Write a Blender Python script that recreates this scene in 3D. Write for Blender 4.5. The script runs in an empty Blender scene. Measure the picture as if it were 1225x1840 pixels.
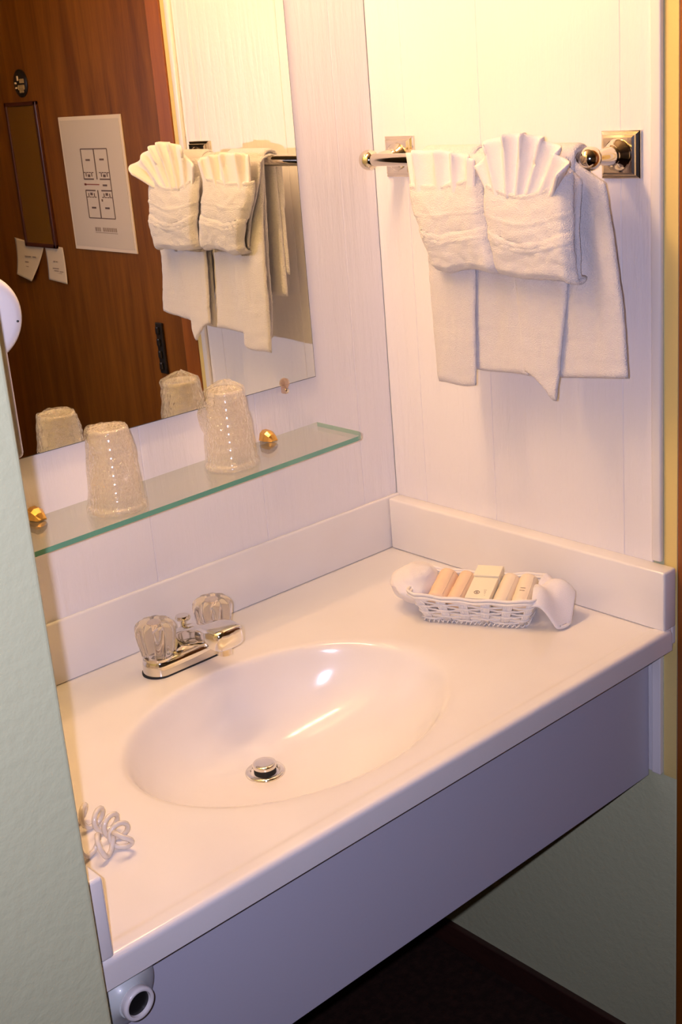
import bpy, bmesh, math, random
from math import sin, cos, pi, sqrt, radians
from mathutils import Vector, Matrix, noise

random.seed(7)
SC = bpy.context.scene
COL = SC.collection
# World frame: right wall face X=0, back wall face Y=0, counter top Z=0 (floor 0.86 m below)

# ------------------------------------------------------------------ camera
CAMPOS = Vector((-1.5109, -1.6015, 0.8420))
AX_R = Vector((0.73402198, -0.67495374, -0.07516105))
AX_U = Vector((0.25872395, 0.17559245, 0.94985747))
AX_F = Vector((0.62791214, 0.71666222, -0.30351541))
cd = bpy.data.cameras.new('camera')
cd.sensor_fit = 'VERTICAL'
cd.sensor_height = 36.0
cd.sensor_width = 36.0 * 1225 / 1840
cd.lens = 2251.946 / 1840 * 36.0
cd.shift_x = (612.5 - 631.379) / 1840
cd.shift_y = (851.62 - 920) / 1840
cd.clip_start = 0.02
cam = bpy.data.objects.new('camera', cd)
COL.objects.link(cam)
m3 = Matrix((AX_R, AX_U, -AX_F)).transposed()
cam.matrix_world = Matrix.Translation(CAMPOS) @ m3.to_4x4()
SC.camera = cam

# ------------------------------------------------------------------ world, flash, exposure
w = bpy.data.worlds.new('world')
w.use_nodes = True
w.node_tree.nodes['Background'].inputs[0].default_value = (0.9, 0.75, 0.6, 1)
w.node_tree.nodes['Background'].inputs[1].default_value = 0.01
SC.world = w
FLASH_W = 52.0
LAMP_E = 102.0
fl = bpy.data.lights.new('camera_flash', 'SPOT')
fl.energy = FLASH_W
fl.color = (0.92, 0.89, 1.27)
fl.spot_size = radians(92); fl.spot_blend = 1.0
fl.shadow_soft_size = 0.008
flo = bpy.data.objects.new('camera_flash', fl)
flo.matrix_world = Matrix.Translation(CAMPOS - AX_R * 0.036 + AX_U * 0.01 + AX_F * 0.01) @ m3.to_4x4()
COL.objects.link(flo)
SC.view_settings.view_transform = 'Standard'
SC.view_settings.look = 'None'
SC.view_settings.gamma = 1.0
SC.view_settings.use_curve_mapping = False
SC.view_settings.exposure = 0.0
SC.cycles.max_bounces = 12
SC.cycles.transparent_max_bounces = 24
SC.cycles.sample_clamp_indirect = 6.0
SC.cycles.blur_glossy = 0.0

# ------------------------------------------------------------------ materials
def nt(name):
    m = bpy.data.materials.new(name); m.use_nodes = True
    t = m.node_tree
    return m, t, t.nodes['Principled BSDF']

def N(t, typ, **kw):
    n = t.nodes.new(typ)
    for k, v in kw.items():
        setattr(n, k, v)
    return n

def mat(name, col, rough=0.5, metal=0.0, spec=0.5, bump=None, coat=0.0, mottle=None, sheen=0.0, sub=0.0):
    """bump = (scale vector, strength, distance, detail); mottle = (scale vec, second colour, low, high)"""
    m, t, b = nt(name)
    b.inputs['Base Color'].default_value = (*col, 1)
    b.inputs['Roughness'].default_value = rough
    b.inputs['Metallic'].default_value = metal
    b.inputs['Specular IOR Level'].default_value = spec
    b.inputs['Coat Weight'].default_value = coat
    b.inputs['Coat Roughness'].default_value = 0.08
    b.inputs['Sheen Weight'].default_value = sheen
    if sub:
        b.inputs['Subsurface Weight'].default_value = sub
        b.inputs['Subsurface Radius'].default_value = (0.004, 0.003, 0.002)
        b.inputs['Subsurface Scale'].default_value = 1.0
    tc = N(t, 'ShaderNodeTexCoord')
    if bump:
        prev = None
        for (sc, st, di, de) in (bump if isinstance(bump, list) else [bump]):
            mp = N(t, 'ShaderNodeMapping'); mp.inputs['Scale'].default_value = sc
            nz = N(t, 'ShaderNodeTexNoise'); nz.inputs['Scale'].default_value = 1; nz.inputs['Detail'].default_value = de
            bp = N(t, 'ShaderNodeBump'); bp.inputs['Strength'].default_value = st; bp.inputs['Distance'].default_value = di
            t.links.new(tc.outputs['Object'], mp.inputs[0]); t.links.new(mp.outputs[0], nz.inputs['Vector'])
            t.links.new(nz.outputs['Fac'], bp.inputs['Height'])
            if prev: t.links.new(prev.outputs[0], bp.inputs['Normal'])
            prev = bp
        t.links.new(prev.outputs[0], b.inputs['Normal'])
    if mottle:
        sc, c2, lo, hi = mottle
        mp = N(t, 'ShaderNodeMapping'); mp.inputs['Scale'].default_value = sc
        nz = N(t, 'ShaderNodeTexNoise'); nz.inputs['Scale'].default_value = 1; nz.inputs['Detail'].default_value = 5
        r = N(t, 'ShaderNodeValToRGB')
        r.color_ramp.elements[0].position = lo; r.color_ramp.elements[1].position = hi
        r.color_ramp.elements[0].color = (*col, 1); r.color_ramp.elements[1].color = (*c2, 1)
        t.links.new(tc.outputs['Object'], mp.inputs[0]); t.links.new(mp.outputs[0], nz.inputs['Vector'])
        t.links.new(nz.outputs['Fac'], r.inputs[0]); t.links.new(r.outputs[0], b.inputs['Base Color'])
    return m

def glass_thin(name, tint, gloss=0.05, rough=0.02, bump=None, refl=1.45, haze=0.0, hazecol=(.9, .85, .8)):
    """thin clear sheet: fresnel reflection over straight transparency, with an optional milky share"""
    m = bpy.data.materials.new(name); m.use_nodes = True
    t = m.node_tree; t.nodes.clear()
    out = N(t, 'ShaderNodeOutputMaterial'); mx = N(t, 'ShaderNodeMixShader')
    tr = N(t, 'ShaderNodeBsdfTransparent'); tr.inputs[0].default_value = (*tint, 1)
    gl = N(t, 'ShaderNodeBsdfGlossy'); gl.inputs['Roughness'].default_value = rough; gl.inputs[0].default_value = (1, 1, 1, 1)
    fr = N(t, 'ShaderNodeFresnel'); ge = N(t, 'ShaderNodeNewGeometry'); mi = N(t, 'ShaderNodeMix')
    mi.inputs[2].default_value = refl; mi.inputs[3].default_value = 1.0 / refl     # same reflectance from inside as from outside
    t.links.new(ge.outputs['Backfacing'], mi.inputs[0]); t.links.new(mi.outputs[0], fr.inputs[0])
    ad = N(t, 'ShaderNodeMath', operation='ADD'); ad.inputs[1].default_value = gloss; ad.use_clamp = True
    t.links.new(fr.outputs[0], ad.inputs[0]); t.links.new(ad.outputs[0], mx.inputs[0])
    base = tr
    if haze > 0:
        df = N(t, 'ShaderNodeBsdfDiffuse'); df.inputs[0].default_value = (*hazecol, 1)
        tl = N(t, 'ShaderNodeBsdfTranslucent'); tl.inputs[0].default_value = (*hazecol, 1)
        m1 = N(t, 'ShaderNodeMixShader'); m1.inputs[0].default_value = 0.5
        t.links.new(df.outputs[0], m1.inputs[1]); t.links.new(tl.outputs[0], m1.inputs[2])
        m2 = N(t, 'ShaderNodeMixShader'); m2.inputs[0].default_value = haze
        t.links.new(tr.outputs[0], m2.inputs[1]); t.links.new(m1.outputs[0], m2.inputs[2])
        base = m2
    t.links.new(base.outputs[0], mx.inputs[1]); t.links.new(gl.outputs[0], mx.inputs[2])
    t.links.new(mx.outputs[0], out.inputs[0])
    if bump:
        tc = N(t, 'ShaderNodeTexCoord'); mp = N(t, 'ShaderNodeMapping'); mp.inputs['Scale'].default_value = bump[0]
        nz = N(t, 'ShaderNodeTexVoronoi') if len(bump) > 3 else N(t, 'ShaderNodeTexNoise')
        nz.inputs['Scale'].default_value = 1
        bp = N(t, 'ShaderNodeBump'); bp.inputs['Strength'].default_value = bump[1]; bp.inputs['Distance'].default_value = bump[2]
        t.links.new(tc.outputs['Object'], mp.inputs[0]); t.links.new(mp.outputs[0], nz.inputs['Vector'])
        t.links.new(nz.outputs[0], bp.inputs['Height'])
        t.links.new(bp.outputs[0], gl.inputs['Normal']); t.links.new(bp.outputs[0], fr.inputs['Normal'])
    return m

def wood(name, c1, c2, rough=0.45, scale=(14, 14, 1.1), spec=0.5):
    m, t, b = nt(name)
    tc = N(t, 'ShaderNodeTexCoord'); mp = N(t, 'ShaderNodeMapping'); mp.inputs['Scale'].default_value = scale
    nz = N(t, 'ShaderNodeTexNoise'); nz.inputs['Scale'].default_value = 2.2; nz.inputs['Detail'].default_value = 9
    nz.inputs['Roughness'].default_value = 0.62; nz.inputs['Distortion'].default_value = 0.6
    mp2 = N(t, 'ShaderNodeMapping'); mp2.inputs['Scale'].default_value = (scale[0] * 14, scale[1] * 14, scale[2] * 6)
    n2 = N(t, 'ShaderNodeTexNoise'); n2.inputs['Scale'].default_value = 2; n2.inputs['Detail'].default_value = 4
    add = N(t, 'ShaderNodeMath', operation='MULTIPLY_ADD'); add.inputs[1].default_value = 0.35
    r = N(t, 'ShaderNodeValToRGB')
    r.color_ramp.elements[0].position = 0.50; r.color_ramp.elements[1].position = 0.85
    r.color_ramp.elements[0].color = (*c1, 1); r.color_ramp.elements[1].color = (*c2, 1)
    t.links.new(tc.outputs['Object'], mp.inputs[0]); t.links.new(mp.outputs[0], nz.inputs['Vector'])
    t.links.new(tc.outputs['Object'], mp2.inputs[0]); t.links.new(mp2.outputs[0], n2.inputs['Vector'])
    t.links.new(n2.outputs['Fac'], add.inputs[0]); t.links.new(nz.outputs['Fac'], add.inputs[2])
    t.links.new(add.outputs[0], r.inputs[0]); t.links.new(r.outputs[0], b.inputs['Base Color'])
    b.inputs['Roughness'].default_value = rough; b.inputs['Specular IOR Level'].default_value = spec
    return m

M = {}
M['panel'] = mat('white_painted_panelling', (0.82, 0.785, 0.785), 0.42, spec=0.5,
                 bump=[((60, 60, 5), 0.8, 0.0030, 6), ((300, 300, 70), 0.5, 0.0010, 3)])
M['white_trim'] = mat('white_painted_trim', (0.80, 0.76, 0.73), 0.35)
M['green'] = mat('pale_green_wall_paint', (0.64, 0.655, 0.40), 0.6, spec=0.35,
                 bump=[((90, 90, 90), 0.6, 0.0016, 4), ((380, 380, 380), 0.3, 0.0006, 2)])
M['cream'] = mat('tan_wall_paint', (0.22, 0.17, 0.12), 0.7, bump=((90, 90, 90), 0.4, 0.001, 4))
M['marble'] = mat('white_cultured_marble', (0.83, 0.795, 0.765), 0.15, spec=0.5, coat=0.25,
                  mottle=((9, 9, 9), (0.81, 0.77, 0.735), 0.45, 0.7))
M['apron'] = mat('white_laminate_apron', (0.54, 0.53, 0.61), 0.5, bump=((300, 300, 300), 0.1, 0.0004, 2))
M['floor'] = mat('dark_brown_carpet', (0.030, 0.016, 0.012), 0.95, spec=0.1, bump=((500, 500, 500), 0.8, 0.003, 3),
                 mottle=((60, 60, 60), (0.055, 0.026, 0.018), 0.4, 0.7))
M['lamplit_yellow'] = mat('lamplit_edge_paint', (0.76, 0.58, 0.20), 0.6, bump=((90, 90, 90), 0.5, 0.0014, 4))  # warm lamp light on the green wall end, put into the colour
M['base'] = wood('dark_baseboard_wood', (0.035, 0.012, 0.008), (0.06, 0.02, 0.012), 0.5, (3, 3, 14))
M['door'] = wood('reddish_brown_door_veneer', (0.115, 0.033, 0.002), (0.22, 0.074, 0.006), 0.38)
M['casing'] = wood('orange_brown_door_frame', (0.23, 0.062, 0.005), (0.31, 0.092, 0.010), 0.4)
M['chrome'] = mat('polished_chrome', (0.80, 0.77, 0.72), 0.07, metal=1)
M['nickel'] = mat('polished_towel_bar_metal', (0.78, 0.70, 0.58), 0.09, metal=1)
M['brass'] = mat('brass_clamp', (0.85, 0.52, 0.16), 0.28, metal=1)
M['darkmetal'] = mat('dark_bronze', (0.035, 0.028, 0.024), 0.35, metal=0.6)
M['black'] = mat('black_plastic', (0.008, 0.008, 0.008), 0.4)
M['gasket'] = mat('black_rubber_gasket', (0.01, 0.01, 0.01), 0.7)
M['mirror'] = mat('mirror_silvering', (0.87, 0.88, 0.81), 0.0, metal=1)
M['mirror_edge'] = mat('mirror_glass_edge', (0.10, 0.11, 0.11), 0.3)
M['terry'] = mat('white_terry_cloth', (0.85, 0.80, 0.795), 0.95, spec=0.1, sheen=0.25,
                 bump=[((650, 650, 650), 1.0, 0.0030, 3), ((70, 70, 70), 0.18, 0.002, 3)])
M['cloth'] = mat('white_thin_terry', (0.85, 0.80, 0.785), 0.95, spec=0.1, sheen=0.2,
                 bump=[((800, 800, 800), 0.7, 0.0012, 3)], sub=0.15)
M['wicker'] = mat('whitewashed_wicker', (0.84, 0.79, 0.73), 0.55, bump=((300, 300, 300), 0.3, 0.0006, 3))
M['soap_paper'] = mat('peach_soap_paper', (0.84, 0.62, 0.42), 0.5, bump=((120, 120, 120), 0.4, 0.001, 3))
M['cream_paper'] = mat('cream_carton', (0.88, 0.80, 0.60), 0.5)
M['tube_paper'] = mat('ivory_wrapped_soap', (0.86, 0.73, 0.55), 0.45, bump=((120, 120, 120), 0.3, 0.001, 3))
M['ink'] = mat('grey_brown_print', (0.12, 0.07, 0.05), 0.7)
M['ink_red'] = mat('red_brown_print', (0.25, 0.06, 0.04), 0.7)
M['ink_faint'] = mat('faint_print', (0.30, 0.22, 0.16), 0.7)
M['poster'] = mat('aged_white_paper', (0.56, 0.47, 0.38), 0.5)
M['poster_edge'] = mat('clear_sleeve_border', (0.70, 0.58, 0.46), 0.3)
M['note'] = mat('curled_note_paper', (0.62, 0.50, 0.36), 0.6)
M['strip_panel'] = mat('olive_brown_glass_strip', (0.16, 0.065, 0.008), 0.14, coat=0.6)
M['strip_frame'] = mat('dark_wood_strip_frame', (0.06, 0.014, 0.006), 0.35)
M['plaque_mark'] = mat('tarnished_gold_print', (0.33, 0.24, 0.13), 0.5)
M['plaque_light'] = mat('ivory_print', (0.70, 0.55, 0.40), 0.5)
M['dryer'] = mat('ivory_plastic', (0.80, 0.76, 0.74), 0.28, coat=0.2)
M['grey_plastic'] = mat('pale_blue_grey_plastic', (0.60, 0.64, 0.62), 0.35, coat=0.2)
M['cord'] = mat('translucent_grey_coil_cord', (0.70, 0.64, 0.56), 0.18, coat=0.5)
M['acrylic'] = None
m, t, b = nt('clear_acrylic_knob')
b.inputs['Transmission Weight'].default_value = 0.88
b.inputs['IOR'].default_value = 1.36; b.inputs['Roughness'].default_value = 0.03
b.inputs['Base Color'].default_value = (1.0, 0.96, 0.94, 1)
M['acrylic'] = m
M['shelf'] = glass_thin('clear_shelf_glass', (0.90, 0.93, 0.90), gloss=0.04, haze=0.10, hazecol=(.75, .74, .70))
M['shelf_edge'] = mat('green_polished_glass_edge', (0.16, 0.42, 0.29), 0.12, coat=1.0, sub=0.0)
M['cup'] = glass_thin('clear_plastic_cup', (0.97, 0.95, 0.92), gloss=0.05, rough=0.10, haze=0.42, hazecol=(.98, .91, .81))
M['film'] = glass_thin('crinkled_film_bag', (0.985, 0.98, 0.97), gloss=0.09, rough=0.05,
                       bump=((230, 230, 170), 1.0, 0.006), haze=0.17, hazecol=(.95, .88, .78))
m = bpy.data.materials.new('warm_lamp_globe'); m.use_nodes = True
t = m.node_tree; t.nodes.clear()
o_ = N(t, 'ShaderNodeOutputMaterial'); e_ = N(t, 'ShaderNodeEmission')
e_.inputs[0].default_value = (1.0, 0.62, 0.31, 1); e_.inputs[1].default_value = LAMP_E
t.links.new(e_.outputs[0], o_.inputs[0]); M['globe'] = m

# ------------------------------------------------------------------ helpers
ORG = {}
def thing(name, label, cat, loc, group=None):
    o = bpy.data.objects.new(name, None); COL.objects.link(o)
    o.empty_display_size = 0.02
    o.location = loc; ORG[o.name] = Vector(loc)
    o['label'] = label; o['category'] = cat
    if group: o['group'] = group
    return o

def tag(o, label, cat, group=None):
    o['label'] = label; o['category'] = cat
    if group: o['group'] = group
    return o

def obj(name, bm, material, parent=None, smooth=False, label=None, kind=None, angle=None):
    """bm holds world coordinates; the object gets its origin at its thing's base"""
    if parent is not None:
        org = ORG[parent.name]
    else:
        xs = [v.co for v in bm.verts]
        org = Vector(((min(c.x for c in xs) + max(c.x for c in xs)) / 2, (min(c.y for c in xs) + max(c.y for c in xs)) / 2, min(c.z for c in xs)))
    for v in bm.verts: v.co -= org
    bmesh.ops.recalc_face_normals(bm, faces=bm.faces[:])
    me = bpy.data.meshes.new(name); bm.to_mesh(me); bm.free()
    mats = material if isinstance(material, list) else [material]
    for mm in mats: me.materials.append(mm)
    if smooth:
        for p in me.polygons: p.use_smooth = True
        if angle: me.set_sharp_from_angle(angle=radians(angle))
    o = bpy.data.objects.new(name, me); COL.objects.link(o)
    ORG[o.name] = org
    if parent is not None: o.parent = parent
    else: o.location = org
    if label: o['label'] = label
    if kind: o['kind'] = kind
    return o

def struct(name, bm, material, parent=None, smooth=False):
    return obj(name, bm, material, parent, smooth, kind=None if parent else 'structure')

def box(bm, x0, x1, y0, y1, z0, z1, bev=0.0, seg=2, mi=0):
    r = bmesh.ops.create_cube(bm, size=1.0)
    vs = r['verts']
    for v in vs:
        v.co.x = x0 + (v.co.x + .5) * (x1 - x0); v.co.y = y0 + (v.co.y + .5) * (y1 - y0); v.co.z = z0 + (v.co.z + .5) * (z1 - z0)
    fs = set(f for v in vs for f in v.link_faces)
    for f in fs: f.material_index = mi
    if bev > 0:
        es = list(set(e for v in vs for e in v.link_edges))
        bmesh.ops.bevel(bm, geom=es, offset=bev, segments=seg, profile=0.5, affect='EDGES')
    return bm

def nb(): return bmesh.new()

def grid_faces(bm, rows, closed_u=False, closed_v=False, mi=0):
    """rows: list of lists of BMVert"""
    nr = len(rows); nc = len(rows[0])
    for i in range(nr if closed_v else nr - 1):
        for j in range(nc if closed_u else nc - 1):
            a, b_, c, d = rows[i][j], rows[i][(j + 1) % nc], rows[(i + 1) % nr][(j + 1) % nc], rows[(i + 1) % nr][j]
            try:
                f = bm.faces.new((a, b_, c, d)); f.material_index = mi
            except ValueError: pass

def frame_for(axis):
    a = Vector(axis).normalized()
    h = Vector((0, 0, 1)) if abs(a.z) < .9 else Vector((1, 0, 0))
    u = a.cross(h).normalized(); v = a.cross(u).normalized()
    return a, u, v

def lathe(bm, base, axis, prof, n=32, mi=0, lobes=0, lobe_amp=0.0, lobe_fn=None, cap=True):
    """prof: (distance along axis, radius)"""
    a, u, v = frame_for(axis); base = Vector(base); rows = []
    for (h, r) in prof:
        row = []
        for k in range(n):
            th = 2 * pi * k / n
            rr = r
            if lobes: rr = r * (1 + lobe_amp * (abs(cos(lobes * th / 2)) - 0.5) * (lobe_fn(h) if lobe_fn else 1))
            row.append(bm.verts.new(base + a * h + (u * cos(th) + v * sin(th)) * rr))
        rows.append(row)
    grid_faces(bm, rows, closed_u=True, mi=mi)
    if cap:
        for row in (rows[0], rows[-1]):
            try: f = bm.faces.new(row); f.material_index = mi
            except ValueError: pass
    return rows

def tube(bm, pts, r, n=8, closed=False, mi=0, flat=1.0, up=None):
    """round or flattened tube along pts"""
    pts = [Vector(p) for p in pts]; L = len(pts); rows = []
    prev = None
    for i, p in enumerate(pts):
        if closed: d = pts[(i + 1) % L] - pts[i - 1]
        else: d = pts[min(i + 1, L - 1)] - pts[max(i - 1, 0)]
        d.normalize()
        if prev is None:
            h = Vector(up) if up else (Vector((0, 0, 1)) if abs(d.z) < .9 else Vector((1, 0, 0)))
        else: h = prev
        u = (h - d * h.dot(d)).normalized(); v = d.cross(u); prev = u
        rr = r[i] if isinstance(r, (list, tuple)) else r
        rows.append([bm.verts.new(p + (u * cos(2 * pi * k / n) + v * sin(2 * pi * k / n) * flat) * rr) for k in range(n)])
    grid_faces(bm, rows, closed_u=True, closed_v=closed, mi=mi)
    if not closed:
        for row in (rows[0], rows[-1]):
            try: bm.faces.new(row).material_index = mi
            except ValueError: pass
    return rows

def lerp(a, b_, t_): return a + (b_ - a) * t_
def smooth01(t_):
    t_ = max(0, min(1, t_)); return t_ * t_ * (3 - 2 * t_)
def interp(tab, x):
    """smooth (monotone cubic-ish) table lookup, tab sorted by first item"""
    if x <= tab[0][0]: return tab[0][1]
    if x >= tab[-1][0]: return tab[-1][1]
    for i in range(len(tab) - 1):
        if tab[i][0] <= x <= tab[i + 1][0]:
            x0, y0 = tab[i]; x1, y1 = tab[i + 1]
            def sl(k):
                if k <= 0 or k >= len(tab) - 1: return 0 if k >= len(tab) - 1 else (tab[1][1] - tab[0][1]) / (tab[1][0] - tab[0][0])
                return (tab[k + 1][1] - tab[k - 1][1]) / (tab[k + 1][0] - tab[k - 1][0])
            h = x1 - x0; s = (x - x0) / h; m0 = sl(i) * h; m1 = sl(i + 1) * h
            return (2 * s**3 - 3 * s**2 + 1) * y0 + (s**3 - 2 * s**2 + s) * m0 + (-2 * s**3 + 3 * s**2) * y1 + (s**3 - s**2) * m1
def lin(tab, x):
    if x <= tab[0][0]: return tab[0][1]
    for i in range(len(tab) - 1):
        if x <= tab[i + 1][0]:
            return lerp(tab[i][1], tab[i + 1][1], (x - tab[i][0]) / (tab[i + 1][0] - tab[i][0]))
    return tab[-1][1]
def fbm(x, y, z=0, s=1.0):
    return noise.noise(Vector((x * s, y * s, z * s)))

FLOOR = -0.86
CEIL = 1.48
XL = -1.042      # alcove left edge (end of the green stub wall)
YS = -0.640      # face of the green stub wall

# ------------------------------------------------------------------ the room
bm = nb(); box(bm, -3.2, 0.3, -3.4, 0.1, FLOOR - 0.05, FLOOR); struct('floor', bm, M['floor'])
bm = nb(); box(bm, -3.2, 0.3, -3.4, 0.1, CEIL, CEIL + 0.05); struct('ceiling', bm, M['cream'])
bm = nb(); box(bm, -3.2, 0.1, -3.45, -3.4, FLOOR, CEIL); struct('wall_front', bm, M['cream'])
bm = nb(); box(bm, -3.25, -3.2, -3.45, YS, FLOOR, CEIL); struct('wall_far_left', bm, M['cream'])
# green stub wall to the left of the alcove
bm = nb(); box(bm, -3.2, XL, YS, 0.02, FLOOR, CEIL, bev=0.004, seg=3)
struct('wall_left', bm, M['green'], smooth=False)
# back wall
bm = nb(); box(bm, XL, 0.06, 0.004, 0.06, FLOOR, CEIL)
wb = struct('wall_back', bm, M['panel'])
xs = [XL, -0.905, -0.757, -0.5315, -0.306, -0.0805, 0.0]
for i in range(len(xs) - 1):
    bm = nb(); box(bm, xs[i] + .0001, xs[i + 1] - .0001, 0.0, 0.0038, -0.27, CEIL, bev=0.0013, seg=2)
    struct('panel', bm, M['panel'], wb)
# right wall
bm = nb(); box(bm, 0.004, 0.06, -0.6005, 0.06, FLOOR, CEIL, bev=0.002)
wr = struct('wall_right', bm, M['green'])
ys = [0.0, -0.0785, -0.2440, -0.5075, -0.5600]
for i in range(len(ys) - 1):
    bm = nb(); box(bm, 0.0, 0.0038, ys[i + 1] + .0001, ys[i] - .0001, -0.27, CEIL, bev=0.0013, seg=2)
    struct('panel', bm, M['panel'], wr)
# bead strip closing the panelling, and its lower end below the counter
bm = nb(); box(bm, -0.0060, 0.0039, -0.5775, -0.5605, 0.1005, CEIL, bev=0.0030, seg=3); struct('trim_1', bm, M['white_trim'], smooth=True)
bm = nb(); box(bm, -0.006, 0.0039, -0.577, -0.5605, -0.268, -0.037, bev=0.002); struct('trim_2', bm, M['white_trim'])
bm = nb(); box(bm, 0.0025, 0.0042, -0.6010, -0.5780, -0.27, CEIL, bev=0.0006); struct('lamplit_strip', bm, M['lamplit_yellow'])  # added strip over the green wall end, coloured as if lit by the lamp
# wall beyond the door, door frame and door leaf
bm = nb(); box(bm, 0.004, 0.06, -3.45, -1.62, FLOOR, CEIL); struct('wall_right_far', bm, M['cream'])
bm = nb(); box(bm, 0.004, 0.06, -1.62, -0.60, 1.30, CEIL); struct('wall_over_door', bm, M['green'])
bm = nb(); box(bm, 0.000, 0.055, -0.652, -0.6025, FLOOR, 1.30, bev=0.003); struct('trim_3', bm, M['casing'])
bm = nb(); box(bm, 0.000, 0.055, -1.62, -1.57, FLOOR, 1.30, bev=0.003); struct('trim_4', bm, M['casing'])
DX = 0.030
bm = nb(); box(bm, DX, DX + 0.04, -1.568, -0.6535, FLOOR + 0.01, 1.295, bev=0.002)
door = struct('door_1', bm, M['door'])
bm = nb()
box(bm, DX - .007, DX, -0.793, -0.768, 0.226, 0.343, bev=0.002)
for zz in (0.235, 0.262, 0.29, 0.317): box(bm, DX - .013, DX - .006, -0.787, -0.776, zz, zz + .018, bev=.003)
obj('latch_plate', bm, M['darkmetal'], door, label='dark bronze latch plate')
# baseboards
bm = nb(); box(bm, -0.010, 0.0038, -0.600, 0.0, FLOOR, -0.809, bev=.002); struct('baseboard_right', bm, M['base'])
bm = nb(); box(bm, XL, -0.011, -0.006, 0.0038, FLOOR, -0.809, bev=.002); struct('baseboard_back', bm, M['base'])

# ------------------------------------------------------------------ vanity top with integral basin
CF = -0.6053; CR = -0.016; CT = 0.0356
DCX, DCY, DZ = -0.560, -0.272, -0.125
RCX, RCY, RA, RB = -0.560, -0.350, 0.245, 0.185
BAS = [(0, -0.1250), (.12, -0.1240), (.3, -0.1195), (.5, -0.1080), (.68, -0.0900), (.82, -0.0660), (.91, -0.0420), (.96, -0.0240),
       (.99, -0.0120), (1.015, -0.0050), (1.04, -0.0018), (1.08, -0.0003), (1.13, 0.0)]
def basin(x, y):
    sx, sy = RCX - DCX, RCY - DCY
    px, py = x - DCX, y - DCY
    A = (sx * sx) / RA**2 + (sy * sy) / RB**2 - 1
    B = -2 * (px * sx / RA**2 + py * sy / RB**2)
    C_ = px * px / RA**2 + py * py / RB**2
    disc = B * B - 4 * A * C_
    r = (-B - sqrt(max(disc, 0))) / (2 * A)
    if r < 0: r = (-B + sqrt(max(disc, 0))) / (2 * A)
    return interp(BAS, r) if r < 1.13 else 0.0
EDGE = [(.0070, 0), (.0050, .0004), (.0032, .0012), (.0017, .0026), (.0006, .0046), (.0001, .0066), (0, .009), (0, CT)]
def lip(y):
    d = y - CF          # distance from the front edge
    return 0.0022 * smooth01((0.030 - d) / 0.012)
def xc_list():
    n = 330; a = XL + .0005; b_ = CR - EDGE[0][0]
    return [(lerp(a, b_, i / n), 0.0) for i in range(n)] + [(CR - e[0], e[1]) for e in EDGE]
def yc_list():
    n = 190; a = -0.001; b_ = CF + EDGE[0][0]
    return [(lerp(a, b_, i / n), 0.0) for i in range(n)] + [(CF + e[0], e[1]) for e in EDGE]
bm = nb(); rows = []
XC, YC = xc_list(), yc_list()
for (y, dy) in YC:
    row = []
    for (x, dx) in XC:
        z = lip(y) + (basin(x, y) if dx == 0 and dy == 0 else 0)
        dd = sqrt(dx * dx + dy * dy)
        if dd > 0: z = max(-CT, z - dd)
        row.append(bm.verts.new((x, y, z)))
    rows.append(row)
grid_faces(bm, rows)
counter = thing('vanity_countertop', 'white cultured marble vanity top with a moulded oval basin', 'countertop', (-0.53, -0.30, -CT))
obj('countertop', bm, M['marble'], counter, smooth=True)
bm = nb()                                               # basin shell and slab underside
box(bm, XL + .001, CR - .002, CF + .012, CF + .03, -CT, -CT + .012)
box(bm, XL + .001, CR - .002, -0.02, -0.002, -CT, -CT + .012)
rr = []
for r in (1.02, .95, .85, .7, .5, .3, .12):
    rr.append([bm.verts.new((lerp(DCX, RCX, r) + (RA * r + .008) * cos(2 * pi * k / 48), lerp(DCY, RCY, r) + (RB * r + .008) * sin(2 * pi * k / 48), min(-.012, interp(BAS, r) - .010))) for k in range(48)])
grid_faces(bm, rr, closed_u=True); bm.faces.new(rr[-1])
obj('basin_underside', bm, M['marble'], counter, smooth=True, angle=40)
bm = nb(); lathe(bm, (DCX, DCY, DZ - .004), (0, 0, 1), [(0, .0300), (.0065, .0298), (.0082, .0280), (.0080, .0225), (.0045, .0200), (.0030, .0190)], 40)
drain = obj('drain_flange', bm, M['chrome'], counter, smooth=True, angle=50)
bm = nb(); lathe(bm, (DCX, DCY, DZ), (0, 0, 1), [(0, .0165), (.010, .0165), (.0105, .0150)], 32)
obj('stopper_seal', bm, M['gasket'], drain, smooth=True, angle=50)
bm = nb(); lathe(bm, (DCX, DCY, DZ + .0095), (0, 0, 1), [(0, .0150), (.001, .0178), (.005, .0180), (.0068, .0168), (.0074, .012), (.0076, .004)], 32)
obj('stopper', bm, M['chrome'], drain, smooth=True, angle=50)

def splash(label, x0, x1, y0, y1, z1, bev=.004):
    bm = nb(); box(bm, x0, x1, y0, y1, 0.0005, z1, bev=bev, seg=3)
    return tag(obj('splash', bm, M['marble'], smooth=True, angle=35), label, 'backsplash')
splash('long white marble backsplash under the mirror wall', XL + .002, -0.0005, -0.0087, -0.0002, 0.100, .003)
splash('white marble side splash below the towel bar', -0.0317, -0.0003, -0.6020, -0.0092, 0.0975)
splash('white marble side splash end beside the green wall', XL + .0005, -1.0100, -0.6050, -0.0092, 0.0975)
bm = nb(); box(bm, CR + .001, -0.001, -0.598, -0.57, -CT, 0.0, bev=.003)
box(bm, -0.008, 0.0035, -0.5995, -0.5785, -0.03, 0.06, bev=.003)
struct('trim_5', bm, M['white_trim'])
# apron
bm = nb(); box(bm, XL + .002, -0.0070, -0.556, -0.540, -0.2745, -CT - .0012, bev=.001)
tag(obj('vanity_apron', bm, M['apron']), 'long flat pale grey-lilac board hanging below the counter front edge', 'apron')

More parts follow.
